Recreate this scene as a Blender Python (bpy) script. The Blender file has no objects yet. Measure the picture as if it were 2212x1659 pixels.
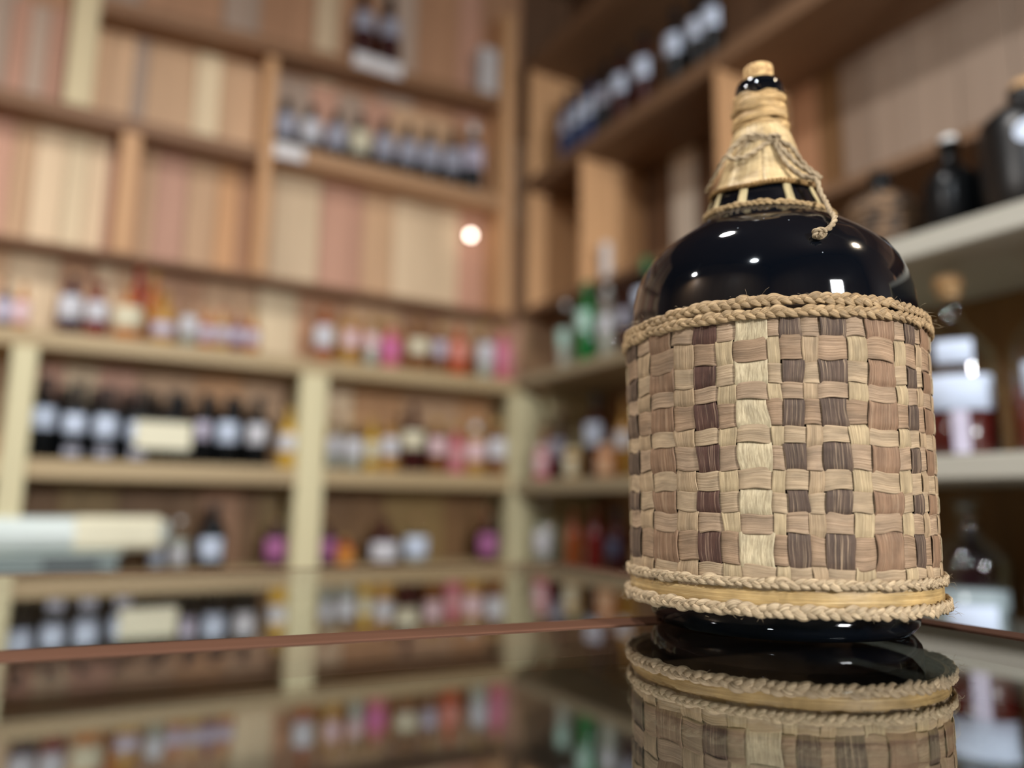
import bpy, math, random
from mathutils import Vector, Matrix
random.seed(7)
scene = bpy.context.scene
col = scene.collection

# ------------------------------------------------------------------ camera
HEAD, PITCH, ROLL = math.radians(30.1), math.radians(9.0), math.radians(0.8)
CAM = Vector((0.0, 0.0, 1.015))
f0 = Vector((math.sin(HEAD), math.cos(HEAD), 0)); r0 = Vector((math.cos(HEAD), -math.sin(HEAD), 0)); u0 = Vector((0, 0, 1))
fw = math.cos(PITCH)*f0 + math.sin(PITCH)*u0
u1 = -math.sin(PITCH)*f0 + math.cos(PITCH)*u0
up = math.cos(ROLL)*u1 - math.sin(ROLL)*r0
rt = math.cos(ROLL)*r0 + math.sin(ROLL)*u1
cd = bpy.data.cameras.new('camera'); cam = bpy.data.objects.new('camera', cd); col.objects.link(cam)
cam.matrix_world = Matrix(((rt.x, up.x, -fw.x, CAM.x), (rt.y, up.y, -fw.y, CAM.y), (rt.z, up.z, -fw.z, CAM.z), (0, 0, 0, 1)))
cd.sensor_fit = 'HORIZONTAL'; cd.sensor_width = 36.0; cd.lens = 36.0*1661/2212
cd.clip_start = 0.02; cd.clip_end = 50
cd.dof.use_dof = True; cd.dof.focus_distance = 0.572; cd.dof.aperture_fstop = 1.55; cd.dof.aperture_blades = 0
scene.camera = cam

# ------------------------------------------------------------------ world, exposure
w = bpy.data.worlds.new('world'); scene.world = w; w.use_nodes = True
w.node_tree.nodes['Background'].inputs[0].default_value = (0.5, 0.55, 0.6, 1)
w.node_tree.nodes['Background'].inputs[1].default_value = 0.05
vs = scene.view_settings
vs.view_transform = 'Standard'; vs.look = 'None'; vs.gamma = 1.0; vs.use_curve_mapping = False
vs.exposure = -0.22
# ceiling lamps of the room, the last one an added fill: (location, size, watts, colour)
LAMPS = [((-1.50, -0.78, 3.25), (0.22, 0.22), 85, (0.86, 0.94, 1.0), 'round white ceiling lamp at the back of the room'),
         ((1.60, -0.55, 2.65), (0.12, 0.12), 18, (1.0, 0.82, 0.60), 'round warm ceiling lamp near the right wall'),
         ((-2.20, 1.60, 3.10), (0.16, 0.16), 100, (1.0, 0.97, 0.94), 'small round ceiling lamp near the left wall'),
         ((0.20, 1.10, 3.55), (0.26, 0.26), 52, (1.0, 0.96, 0.93), 'added round fill lamp above the middle of the room')]  # extra lamp, added to brighten the back wall
# daylight through the window behind the counter: (x, z, width, height, watts, colour)
WINDOW = (0.75, 2.05, 0.48, 0.42, 165, (0.97, 0.98, 1.0))

# ------------------------------------------------------------------ helpers
def lin(c):
    c = c/255.0
    return c/12.92 if c <= 0.04045 else ((c+0.055)/1.055)**2.4
def rgb(r, g, b): return (lin(r), lin(g), lin(b), 1.0)
def sm(x): x = min(1, max(0, x)); return x*x*(3-2*x)

def tag(o, label=None, cat=None, group=None, kind=None):
    if label: o['label'] = label
    if cat: o['category'] = cat
    if group: o['group'] = group
    if kind: o['kind'] = kind
    return o
def empty(name, loc, rz=0.0, parent=None):
    o = bpy.data.objects.new(name, None); o.location = loc; o.rotation_euler = (0, 0, rz); o.empty_display_size = 0.05
    col.objects.link(o)
    if parent: o.parent = parent
    return o
class MB:
    def __init__(s): s.v = []; s.f = []; s.uv = []
    def add(s, vs_, fs, uvs=None):
        b = len(s.v); s.v += [tuple(p) for p in vs_]; s.f += [tuple(i+b for i in f) for f in fs]
        s.uv += list(uvs) if uvs else [(0, 0)]*len(vs_)
    def box(s, x0, x1, y0, y1, z0, z1, bev=0.0):
        if bev <= 0:
            p = [(x0,y0,z0),(x1,y0,z0),(x1,y1,z0),(x0,y1,z0),(x0,y0,z1),(x1,y0,z1),(x1,y1,z1),(x0,y1,z1)]
            s.add(p, [(3,2,1,0),(4,5,6,7),(0,1,5,4),(1,2,6,5),(2,3,7,6),(3,0,4,7)]); return
        b = bev; P = []; idx = {}
        for ix, (x, sx) in enumerate(((x0,1),(x1,-1))):
            for iy, (y, sy) in enumerate(((y0,1),(y1,-1))):
                for iz, (z, sz) in enumerate(((z0,1),(z1,-1))):
                    for a in range(3):
                        q = [x+sx*b, y+sy*b, z+sz*b]; q[a] = (x, y, z)[a]
                        idx[(ix,iy,iz,a)] = len(P); P.append(q)
        F = []
        for a in range(3):
            b1, c1 = (a+1) % 3, (a+2) % 3
            for sgn in (0, 1):
                def k(i, j):
                    t = [0,0,0]; t[a] = sgn; t[b1] = i; t[c1] = j; return idx[(t[0],t[1],t[2],a)]
                q = [k(0,0), k(1,0), k(1,1), k(0,1)]
                F.append(q if sgn else q[::-1])
        for a in range(3):          # edges along axis a
            b1, c1 = (a+1) % 3, (a+2) % 3
            for i in (0,1):
                for j in (0,1):
                    def k(e, ax):
                        t = [0,0,0]; t[a] = e; t[b1] = i; t[c1] = j; return idx[(t[0],t[1],t[2],ax)]
                    q = [k(0,b1), k(1,b1), k(1,c1), k(0,c1)]
                    F.append(q if (i == j) else q[::-1])
        for ix in (0,1):
            for iy in (0,1):
                for iz in (0,1):
                    q = [idx[(ix,iy,iz,a)] for a in range(3)]
                    F.append(q if (ix+iy+iz) % 2 else q[::-1])
        s.add(P, F)
    def lathe(s, prof, seg=24, cx=0, cy=0, cz=0, a0=0.0, a1=2*math.pi):
        full = abs(a1-a0-2*math.pi) < 1e-6; n = seg if full else seg+1
        P = []; F = []
        for (r, z) in prof:
            for i in range(n):
                a = a0+(a1-a0)*i/seg; P.append((cx+r*math.cos(a), cy+r*math.sin(a), cz+z))
        for j in range(len(prof)-1):
            for i in range(seg):
                i2 = (i+1) % n
                F.append((j*n+i, j*n+i2, (j+1)*n+i2, (j+1)*n+i))
        s.add(P, F)
    def tube(s, pts, rad, seg=8, closed=False, flat=1.0, twist=0.0, cap=True):
        pts = [Vector(p) for p in pts]; n = len(pts); P = []; F = []; U = []
        ref = Vector((0, 0, 1)); L = 0
        for i in range(n):
            if closed: t = pts[(i+1) % n]-pts[i-1]
            else: t = pts[min(i+1, n-1)]-pts[max(i-1, 0)]
            t.normalize()
            a = ref-ref.dot(t)*t
            if a.length < 1e-4: a = Vector((1, 0, 0))-t.x*t
            a.normalize(); b = t.cross(a)
            if not closed: ref = a
            r = rad[i] if isinstance(rad, (list, tuple)) else rad
            if i: L += (pts[i]-pts[i-1]).length
            for k in range(seg):
                th = 2*math.pi*k/seg+twist*i
                P.append(pts[i]+r*math.cos(th)*a+r*flat*math.sin(th)*b); U.append((k/seg, L))
        m = n if closed else n-1
        for i in range(m):
            j = (i+1) % n
            for k in range(seg):
                k2 = (k+1) % seg
                F.append((i*seg+k, i*seg+k2, j*seg+k2, j*seg+k))
        if cap and not closed:
            F.append(tuple(range(seg))[::-1]); F.append(tuple(range((n-1)*seg, n*seg)))
        s.add(P, F, U)
    def mesh(s, name, mat=None, smooth=True):
        me = bpy.data.meshes.new(name); me.from_pydata(s.v, [], s.f)
        uvl = me.uv_layers.new(name='uv')
        for lp in me.loops: uvl.data[lp.index].uv = s.uv[lp.vertex_index]
        if mat: me.materials.append(mat)
        me.polygons.foreach_set('use_smooth', [smooth]*len(me.polygons)); me.update()
        return me
    def build(s, name, mat, parent=None, smooth=False, loc=None):
        o = bpy.data.objects.new(name, s.mesh(name, mat, smooth)); col.objects.link(o)
        if parent: o.parent = parent
        if loc: o.location = loc
        return o
def boxobj(name, b, mat, parent=None, bev=0.003):
    m = MB(); m.box(*b, bev=bev); return m.build(name, mat, parent)
def spline(pts, n):
    """Catmull-Rom through pts, n samples per span"""
    P = [Vector(p) for p in pts]; out = []
    for i in range(len(P)-1):
        a = P[max(i-1, 0)]; b = P[i]; c = P[i+1]; d = P[min(i+2, len(P)-1)]
        for k in range(n):
            t = k/n
            out.append(0.5*((2*b)+(c-a)*t+(2*a-5*b+4*c-d)*t*t+(3*b-a-3*c+d)*t**3))
    out.append(P[-1]); return out

# ------------------------------------------------------------------ materials
MATS = {}
def newmat(name):
    m = bpy.data.materials.new(name); m.use_nodes = True; nt = m.node_tree
    return m, nt, nt.nodes['Principled BSDF'], nt.nodes, nt.links
def plain(name, c, rough=0.5, spec=0.5, coat=0.0, metal=0.0):
    if name in MATS: return MATS[name]
    m, nt, bs, N, L = newmat(name)
    tc = N.new('ShaderNodeTexCoord'); no = N.new('ShaderNodeTexNoise'); no.inputs['Scale'].default_value = 40
    L.new(tc.outputs['Object'], no.inputs['Vector'])
    mx = N.new('ShaderNodeMixRGB'); mx.blend_type = 'MULTIPLY'; mx.inputs[0].default_value = 0.15
    mx.inputs[1].default_value = c; L.new(no.outputs['Fac'], mx.inputs[2]); L.new(mx.outputs[0], bs.inputs['Base Color'])
    bs.inputs['Roughness'].default_value = rough; bs.inputs['Specular IOR Level'].default_value = spec
    bs.inputs['Coat Weight'].default_value = coat; bs.inputs['Metallic'].default_value = metal
    MATS[name] = m; return m
def wood(name, c, axis=2, rough=0.55, var=0.35, spec=0.35, hue=0.02):
    """plank wood: grain stretched along one object axis, tone varied per piece"""
    if name in MATS: return MATS[name]
    m, nt, bs, N, L = newmat(name)
    tc = N.new('ShaderNodeTexCoord'); oi = N.new('ShaderNodeObjectInfo')
    mp = N.new('ShaderNodeMapping'); s = [22, 22, 22]; s[axis] = 1.1; mp.inputs['Scale'].default_value = s
    L.new(tc.outputs['Object'], mp.inputs['Vector'])
    ad = N.new('ShaderNodeVectorMath'); ad.operation = 'ADD'; L.new(mp.outputs[0], ad.inputs[0])
    mr = N.new('ShaderNodeMath'); mr.operation = 'MULTIPLY'; mr.inputs[1].default_value = 37.0
    L.new(oi.outputs['Random'], mr.inputs[0]); L.new(mr.outputs[0], ad.inputs[1])
    no = N.new('ShaderNodeTexNoise'); no.inputs['Scale'].default_value = 1.0; no.inputs['Detail'].default_value = 6; no.inputs['Roughness'].default_value = 0.6
    L.new(ad.outputs[0], no.inputs['Vector'])
    cr = N.new('ShaderNodeValToRGB'); e = cr.color_ramp.elements
    e[0].position = 0.25; e[1].position = 0.75
    e[0].color = (c[0]*(1-var), c[1]*(1-var*1.1), c[2]*(1-var*1.2), 1); e[1].color = (min(1, c[0]*(1+var*.45)), min(1, c[1]*(1+var*.45)), min(1, c[2]*(1+var*.45)), 1)
    L.new(no.outputs['Fac'], cr.inputs[0])
    hv = N.new('ShaderNodeHueSaturation'); L.new(cr.outputs[0], hv.inputs['Color'])
    m2 = N.new('ShaderNodeMapRange'); m2.inputs[3].default_value = 0.88; m2.inputs[4].default_value = 1.12
    L.new(oi.outputs['Random'], m2.inputs[0]); L.new(m2.outputs[0], hv.inputs['Value'])
    L.new(hv.outputs[0], bs.inputs['Base Color'])
    bp = N.new('ShaderNodeBump'); bp.inputs['Strength'].default_value = 0.15; bp.inputs['Distance'].default_value = 0.002
    L.new(no.outputs['Fac'], bp.inputs['Height']); L.new(bp.outputs[0], bs.inputs['Normal'])
    bs.inputs['Roughness'].default_value = rough; bs.inputs['Specular IOR Level'].default_value = spec
    MATS[name] = m; return m
LEAF = 0.68
def raffia(name, c, streak=0.35, pale=0.0, rough=0.62, paleC=None, us=26, vs_=16):
    """dry palm leaf: fine lengthwise fibres from the strip's own UV"""
    if name in MATS: return MATS[name]
    c = (c[0]*LEAF, c[1]*LEAF, c[2]*LEAF, 1)
    m, nt, bs, N, L = newmat(name)
    uv = N.new('ShaderNodeUVMap'); oi = N.new('ShaderNodeObjectInfo')
    mp = N.new('ShaderNodeMapping'); mp.inputs['Scale'].default_value = (us, vs_, 1); L.new(uv.outputs[0], mp.inputs['Vector'])
    mr = N.new('ShaderNodeMath'); mr.operation = 'MULTIPLY'; mr.inputs[1].default_value = 91.0; L.new(oi.outputs['Random'], mr.inputs[0])
    ad = N.new('ShaderNodeVectorMath'); ad.operation = 'ADD'; L.new(mp.outputs[0], ad.inputs[0]); L.new(mr.outputs[0], ad.inputs[1])
    n1 = N.new('ShaderNodeTexNoise'); n1.inputs['Scale'].default_value = 1.0; n1.inputs['Detail'].default_value = 5; n1.inputs['Roughness'].default_value = 0.7
    L.new(ad.outputs[0], n1.inputs['Vector'])
    cr = N.new('ShaderNodeValToRGB'); e = cr.color_ramp.elements; e[0].position = 0.36; e[1].position = 0.64
    e[0].color = (c[0]*(1-streak), c[1]*(1-streak*1.12), c[2]*(1-streak*1.25), 1)
    e[1].color = (min(1, c[0]*(1+streak*.55)), min(1, c[1]*(1+streak*.55)), min(1, c[2]*(1+streak*.55)), 1)
    L.new(n1.outputs['Fac'], cr.inputs[0])
    # blotches of age along the leaf
    mp2 = N.new('ShaderNodeMapping'); mp2.inputs['Scale'].default_value = (1.2, 45, 1); L.new(uv.outputs[0], mp2.inputs['Vector'])
    ad2 = N.new('ShaderNodeVectorMath'); ad2.operation = 'ADD'; L.new(mp2.outputs[0], ad2.inputs[0]); L.new(mr.outputs[0], ad2.inputs[1])
    n2 = N.new('ShaderNodeTexNoise'); n2.inputs['Scale'].default_value = 1.0; n2.inputs['Detail'].default_value = 3
    L.new(ad2.outputs[0], n2.inputs['Vector'])
    r2 = N.new('ShaderNodeMapRange'); r2.inputs[1].default_value = 0.3; r2.inputs[2].default_value = 0.7; r2.inputs[3].default_value = 0.70; r2.inputs[4].default_value = 1.18
    L.new(n2.outputs['Fac'], r2.inputs[0])
    hv = N.new('ShaderNodeHueSaturation'); L.new(cr.outputs[0], hv.inputs['Color']); L.new(r2.outputs[0], hv.inputs['Value'])
    last = hv.outputs[0]
    if pale > 0:
        mp3 = N.new('ShaderNodeMapping'); mp3.inputs['Scale'].default_value = (7, 14, 1); L.new(uv.outputs[0], mp3.inputs['Vector'])
        ad3 = N.new('ShaderNodeVectorMath'); ad3.operation = 'ADD'; L.new(mp3.outputs[0], ad3.inputs[0]); L.new(mr.outputs[0], ad3.inputs[1])
        n3 = N.new('ShaderNodeTexNoise'); n3.inputs['Scale'].default_value = 1.0; n3.inputs['Detail'].default_value = 4; n3.inputs['Roughness'].default_value = 0.75
        L.new(ad3.outputs[0], n3.inputs['Vector'])
        r3 = N.new('ShaderNodeMapRange'); r3.inputs[1].default_value = 0.53; r3.inputs[2].default_value = 0.66; r3.inputs[3].default_value = 0; r3.inputs[4].default_value = pale
        L.new(n3.outputs['Fac'], r3.inputs[0])
        mx = N.new('ShaderNodeMixRGB'); mx.inputs[2].default_value = paleC or rgb(176, 150, 120); L.new(r3.outputs[0], mx.inputs[0]); L.new(last, mx.inputs[1]); last = mx.outputs[0]
    L.new(last, bs.inputs['Base Color'])
    bp = N.new('ShaderNodeBump'); bp.inputs['Strength'].default_value = 0.55; bp.inputs['Distance'].default_value = 0.0007
    L.new(n1.outputs['Fac'], bp.inputs['Height']); L.new(bp.outputs[0], bs.inputs['Normal'])
    bs.inputs['Roughness'].default_value = rough; bs.inputs['Specular IOR Level'].default_value = 0.3
    MATS[name] = m; return m
def thin_glass(name, tint, rough=0.0, f0_=0.045):
    """pane glass: clear body with Fresnel mirror reflection on its faces"""
    if name in MATS: return MATS[name]
    m = bpy.data.materials.new(name); m.use_nodes = True; nt = m.node_tree; N = nt.nodes; L = nt.links
    N.remove(N['Principled BSDF']); out = N['Material Output']
    tr = N.new('ShaderNodeBsdfTransparent'); tr.inputs[0].default_value = tint
    gl = N.new('ShaderNodeBsdfGlossy'); gl.inputs['Roughness'].default_value = rough; gl.inputs[0].default_value = (1, 1, 1, 1)
    # Schlick on the facing angle, the same from either side of the pane
    lw = N.new('ShaderNodeLayerWeight'); lw.inputs[0].default_value = 0.5
    pw = N.new('ShaderNodeMath'); pw.operation = 'POWER'; pw.inputs[1].default_value = 5.0; L.new(lw.outputs['Facing'], pw.inputs[0])
    mr = N.new('ShaderNodeMapRange'); mr.inputs[3].default_value = f0_; mr.inputs[4].default_value = 1.0; L.new(pw.outputs[0], mr.inputs[0])
    mx = N.new('ShaderNodeMixShader'); L.new(mr.outputs[0], mx.inputs[0]); L.new(tr.outputs[0], mx.inputs[1]); L.new(gl.outputs[0], mx.inputs[2])
    L.new(mx.outputs[0], out.inputs['Surface'])
    MATS[name] = m; return m
def emit(name, c, s):
    m, nt, bs, N, L = newmat(name)
    bs.inputs['Base Color'].default_value = c; bs.inputs['Emission Color'].default_value = c; bs.inputs['Emission Strength'].default_value = s
    return m

# ------------------------------------------------------------------ room shell
XW, YW = 2.33, 3.40               # inner faces of the right wall and of the back wall
X0, Y0, ZC = -2.6, -2.6, 3.95
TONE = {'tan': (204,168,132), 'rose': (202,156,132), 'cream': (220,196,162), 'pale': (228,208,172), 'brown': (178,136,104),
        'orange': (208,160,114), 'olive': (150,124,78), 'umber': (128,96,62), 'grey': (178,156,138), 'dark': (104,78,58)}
PW = {k: wood('plank_'+k, rgb(*c), axis=2, var=0.28) for k, c in TONE.items()}
dark_wall = wood('wall_backing_wood', rgb(70, 52, 38), axis=2)
fl = MB(); fl.box(X0, XW+.06, Y0, YW+.06, -0.06, 0.0); floor = fl.build('floor', wood('floor_boards', rgb(92, 70, 52), axis=0)); tag(floor, 'dark brown timber floor of the shop', kind='structure')
ce = MB(); ce.box(X0, XW+.06, Y0, YW+.06, ZC, ZC+.06); tag(ce.build('ceiling', wood('ceiling_boards', rgb(84, 64, 48), axis=0)), 'brown timber ceiling above the shelves', kind='structure')
wb = boxobj('wall_back', (X0, XW+.06, YW+.018, YW+.06, 0, ZC), dark_wall, bev=0); tag(wb, 'back wall of upright timber planks in tan, rose and cream', kind='structure')
wr = boxobj('wall_right', (XW+.018, XW+.06, Y0, YW+.018, 0, ZC), dark_wall, bev=0); tag(wr, 'right wall of upright timber planks behind the shelves', kind='structure')
wl = boxobj('wall_left', (X0-.06, X0, Y0, YW+.06, 0, ZC), wood('wall_plain_tan', rgb(120, 98, 76), axis=2), bev=0); tag(wl, 'plain tan timber wall on the left', kind='structure')
wf = boxobj('wall_front', (X0, XW+.06, Y0-.06, Y0, 0, ZC), wood('wall_plain_tan', rgb(120, 98, 76), axis=2), bev=0); tag(wf, 'plain tan timber wall behind the counter', kind='structure')

BAYS = {   # z0, z1, [(left edge X, tone)...]
 'b_shade': (0.0, 1.08, [(-0.301,'umber'),(-0.108,'umber'),(0.0,'olive'),(0.2,'umber'),(0.38,'umber'),(0.5,'brown'),(0.66,'umber'),(0.74,'olive'),(0.872,'olive'),(1.0,'umber'),(1.15,'umber'),(1.3,'olive'),(1.45,'olive'),(1.6,'umber'),(1.75,'umber'),(1.889,'olive'),(2.04,'olive'),(2.241,'umber')]),  # shade below the middle shelf put into the darker plank tones
 'b0': (1.08, 1.56, [(-0.301,'tan'),(-0.108,'rose'),(-0.025,'cream'),(0.092,'rose'),(0.229,'tan'),(0.453,'orange'),(0.637,'tan'),(0.872,'cream'),(1.125,'orange'),(1.374,'tan'),(1.667,'orange'),(1.889,'tan'),(2.04,'cream'),(2.241,'tan')]),
 'b1': (1.56, 1.95, [(-0.35,'tan'),(-0.247,'cream'),(-0.079,'brown'),(0.047,'cream'),(0.112,'tan'),(0.254,'brown'),(0.449,'tan'),(0.677,'pale'),(0.849,'brown'),(1.096,'tan'),(1.35,'brown'),(1.572,'tan'),(1.835,'rose'),(2.017,'tan'),(2.237,'brown')]),
 'b2': (1.95, 2.50, [(-0.375,'rose'),(-0.275,'tan'),(-0.201,'cream'),(-0.095,'pale'),(-0.02,'cream'),(0.051,'rose'),(0.117,'brown'),(0.181,'tan'),(0.232,'rose'),(0.356,'tan'),(0.475,'orange'),(0.565,'brown'),(0.658,'tan'),(0.718,'cream'),(0.927,'rose'),(1.137,'tan'),(1.289,'cream'),(1.639,'rose'),(1.787,'brown'),(1.997,'tan'),(2.235,'brown')]),
 'b3': (2.50, 2.98, [(-0.436,'grey'),(-0.332,'rose'),(-0.268,'grey'),(-0.203,'rose'),(-0.125,'pale'),(-0.028,'tan'),(0.11,'grey'),(0.162,'tan'),(0.351,'pale'),(0.455,'tan'),(0.623,'grey'),(0.854,'rose'),(0.987,'grey'),(1.113,'rose'),(1.257,'tan'),(1.589,'brown'),(1.81,'grey'),(1.984,'tan'),(2.229,'brown')]),
 'b4': (2.98, ZC, [(-0.44,'grey'),(-.3,'brown'),(-.1,'grey'),(0.112,'brown'),(0.441,'grey'),(0.6,'brown'),(0.853,'cream'),(0.969,'brown'),(1.175,'grey'),(1.373,'brown'),(1.61,'rose'),(1.754,'brown'),(2.0,'dark'),(2.228,'dark')]),
}
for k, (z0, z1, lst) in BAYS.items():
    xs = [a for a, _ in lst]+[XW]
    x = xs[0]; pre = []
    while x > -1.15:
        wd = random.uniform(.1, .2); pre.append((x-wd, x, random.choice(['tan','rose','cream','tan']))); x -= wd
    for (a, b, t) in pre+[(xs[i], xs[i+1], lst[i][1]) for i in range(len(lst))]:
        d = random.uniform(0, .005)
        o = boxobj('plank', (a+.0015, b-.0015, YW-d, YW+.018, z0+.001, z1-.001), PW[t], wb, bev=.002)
BB = {'c0': (0, 1.57, ['tan','brown','brown','tan','brown']), 'c1': (1.57, 2.0, ['brown','dark','brown','dark']), 'c2': (2.0, 2.64, None), 'c3': (2.64, ZC, ['dark'])}
PW['stone'] = wood('plank_stone', rgb(150, 132, 116), axis=2, var=.2)
PW['white'] = wood('plank_white', rgb(222, 212, 196), axis=2, var=.1)
C2 = [(3.40,'brown'),(3.26,'dark'),(3.145,'white'),(3.02,'dark'),(2.90,'brown'),(2.76,'dark'),(2.565,'white'),(2.405,'dark'),(2.27,'dark'),(2.14,'umber'),(2.0,'umber'),(1.88,'brown'),(1.76,'umber'),(1.66,'stone'),(1.54,'stone'),(1.40,'stone'),(1.24,'stone'),(1.08,'stone'),(0.92,'stone'),(0.80,'dark'),(0.66,'dark'),(0.5,'dark'),(.3,'dark'),(.1,'dark'),(-.1,'dark'),(-.3,None)]
for k, (z0, z1, tl) in BB.items():
    if tl: 
        ed = [(YW, tl[0])]; i = 0
        while ed[-1][0] > -0.3: i += 1; ed.append((ed[-1][0]-random.uniform(.11, .2), tl[i % len(tl)]))
    else: ed = C2
    for i in range(len(ed)-1):
        d = random.uniform(0, .005)
        boxobj('plank', (XW-d, XW+.018, ed[i+1][0]+.0015, ed[i][0]-.0015, z0+.001, z1-.001), PW[ed[i][1]], wr, bev=.002)

# ------------------------------------------------------------------ window behind the counter
wx, wz, ww, wh, wp, wc = WINDOW
win = empty('window_1', (wx, Y0, wz)); tag(win, 'bright daylight window in the wall behind the counter', kind='structure')
fr = wood('window_frame_wood', rgb(200, 190, 170), axis=2, var=.1)
for (a, b, c, d) in ((-ww/2-.07, -ww/2, -wh/2-.07, wh/2+.07), (ww/2, ww/2+.07, -wh/2-.07, wh/2+.07), (-ww/2, ww/2, -wh/2-.07, -wh/2), (-ww/2, ww/2, wh/2, wh/2+.07), (-.025, .025, -wh/2, wh/2)):
    boxobj('window_frame', (a, b, .001, .05, c, d), fr, win)
boxobj('window_sill', (-ww/2-.1, ww/2+.1, .001, .12, -wh/2-.1, -wh/2-.07), fr, win)
for (a, b) in ((-ww/2, -.025), (.025, ww/2)): boxobj('window_pane', (a, b, .004, .010, -wh/2, wh/2), emit('daylight_pane', (wc[0], wc[1], wc[2], 1), 3.0), win, bev=0)
ld = bpy.data.lights.new('window_daylight', 'AREA'); ld.shape = 'RECTANGLE'; ld.size = ww; ld.size_y = wh; ld.energy = wp; ld.color = wc
lo = bpy.data.objects.new('window_daylight', ld); col.objects.link(lo); lo.parent = win; lo.location = (0, .06, 0); lo.rotation_euler = (math.radians(90), 0, 0)

# ------------------------------------------------------------------ lamps
def ceiling_lamp(loc, size, watts, c, label):
    t = empty('ceiling_lamp', (loc[0], loc[1], loc[2])); tag(t, label, 'lamp')
    a, b = size[0]/2, size[1]/2
    boxobj('housing', (-a-.02, a+.02, -b-.02, b+.02, 0.012, 0.06), plain('lamp_white', rgb(225,225,220), .4), t, bev=.006)
    if size[0] != size[1]: boxobj('diffuser', (-a, a, -b, b, 0.004, 0.014), emit('lamp_diffuser', (c[0], c[1], c[2], 1), 2.0), t, bev=.002)
    else:
        m = MB(); m.lathe([(0, .004), (a*.96, .004), (a, .008), (a, .014)], 32); m.build('diffuser', emit('lamp_diffuser', (c[0], c[1], c[2], 1), 2.0), t, True)
    m = MB()
    for sx in (-1, 1): m.tube([(sx*a*.6, 0, .055), (sx*a*.6, 0, ZC-loc[2])], .006)
    m.build('suspension_rod', plain('lamp_white', rgb(225,225,220)), t)
    ld = bpy.data.lights.new('lamp_light', 'AREA'); ld.shape = 'RECTANGLE' if size[0] != size[1] else 'DISK'; ld.size = size[0]; ld.size_y = size[1]; ld.energy = watts; ld.color = c
    lo = bpy.data.objects.new('lamp_light', ld); col.objects.link(lo); lo.parent = t; lo.location = (0, 0, 0)
for L_ in LAMPS: ceiling_lamp(*L_)

# ------------------------------------------------------------------ shelving
CREAM = wood('cream_pine', rgb(204, 196, 158), axis=2, var=.10, rough=.5)
CREAMX = wood('shelf_pine', rgb(170, 150, 114), axis=0, var=.22, rough=.5)
CREAMY = wood('shelf_pine_side', rgb(158, 146, 120), axis=1, var=.2, rough=.5)
UPX = wood('upper_shelf_wood', rgb(132, 98, 70), axis=0, var=.25)
UPZ = wood('upper_divider_wood', rgb(204, 160, 116), axis=2, var=.2)
BRX = wood('brown_shelf_wood', rgb(120, 92, 68), axis=1, var=.25)
GREYY = wood('pale_grey_shelf_paint', rgb(176, 174, 162), axis=1, var=.06, rough=.45)
YA, YU, XB, XN, XU = 3.12, 3.25, 1.82, 1.56, 1.95

t = empty('shelving_unit', (0.8, YA, 0)); tag(t, 'low pine shelving with cream posts along the back wall', 'shelf')
def part(name, b, mat, root, bev=.004):
    l = root.location
    return boxobj(name, (b[0]-l.x, b[1]-l.x, b[2]-l.y, b[3]-l.y, b[4], b[5]), mat, root, bev)
for (a, b) in ((-1.10, -1.02), (-0.186, -0.108), (0.812, 0.922), (1.80, 1.93)):
    part('post', (a, b, YA-.012, YA+.06, 0, 1.54), CREAM, t)
for (a, b) in ((-1.10, -1.03), (-0.18, -0.115), (0.83, 0.905), (1.83, 1.90)):
    part('rear_post', (a, b, YA+.20, YA+.26, 0, 1.54), CREAM, t)
for (z0, z1) in ((1.54, 1.605), (1.085, 1.155), (0.70, 0.76), (0.28, 0.34)):
    part('shelf_board', (-1.10, 1.93, YA-.005, YW-.008, z0, z1), CREAMX, t)

t = empty('wall_shelf', (0.7, YU, 1.94)); tag(t, 'brown pigeonhole wall shelf of dividers above the pine shelving', 'shelf')
def partu(name, b, mat, root, bev=.003):
    l = root.location
    return boxobj(name, (b[0]-l.x, b[1]-l.x, b[2]-l.y, b[3]-l.y, b[4]-l.z, b[5]-l.z), mat, root, bev)
partu('shelf_board', (-1.1, 1.875, YU, YW-.008, 1.94, 1.966), UPX, t)
partu('shelf_board', (-1.1, 0.616, YU, YW-.008, 2.465, 2.525), UPX, t)
partu('shelf_board', (0.664, 1.80, YU, YW-.008, 2.495, 2.575), wood('upper_shelf_pale', rgb(178,140,104), axis=0, var=.2), t)
m = MB(); za, zb = 2.945, 3.055                     # the topmost board sags towards its left end
m.add([(x, y, z+dz) for dz in (0, .062) for (x, z) in ((-.03, za), (1.80, zb)) for y in (YU, YW-.008)], [(0,1,3,2),(4,6,7,5),(0,2,6,4),(1,5,7,3),(0,4,5,1),(2,3,7,6)])
o = m.build('shelf_board', UPX, t); o.location = (-t.location.x, -t.location.y, -t.location.z)
partu('upright', (-0.125, -0.035, YU, YU+.05, 2.525, 3.45), wood('pale_upright_wood', rgb(216, 200, 160), axis=2, var=.12), t)
for (a, b, z0, z1) in ((0.085, 0.157, 1.966, 2.46), (0.616, 0.664, 1.966, 2.96), (1.80, 1.875, 1.966, 3.6), (-0.80, -0.73, 1.966, 2.46)):
    partu('divider', (a, b, YU-.004, YW-.008, z0, z1), UPZ, t)

t = empty('shelving_unit', (XB, 2.3, 0)); tag(t, 'low pine shelving on the right wall between corner and jug', 'shelf')
for (z0, z1) in ((1.57, 1.615), (1.075, 1.13), (0.70, 0.76), (0.28, 0.34)):
    part('shelf_board', (XB, XW-.008, 1.52, YA-.02, z0, z1), CREAMY, t)
for y in (1.54, ): part('post', (XB-.01, XB+.05, y, y+.07, 0, 1.57), CREAM, t)
part('end_panel', (1.945, XW-.02, 3.135, 3.16, 0.0, 1.56), CREAM, t)
part('corner_board', (1.97, XW-.02, 3.05, 3.085, 1.45, 1.565), CREAM, t)

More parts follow.
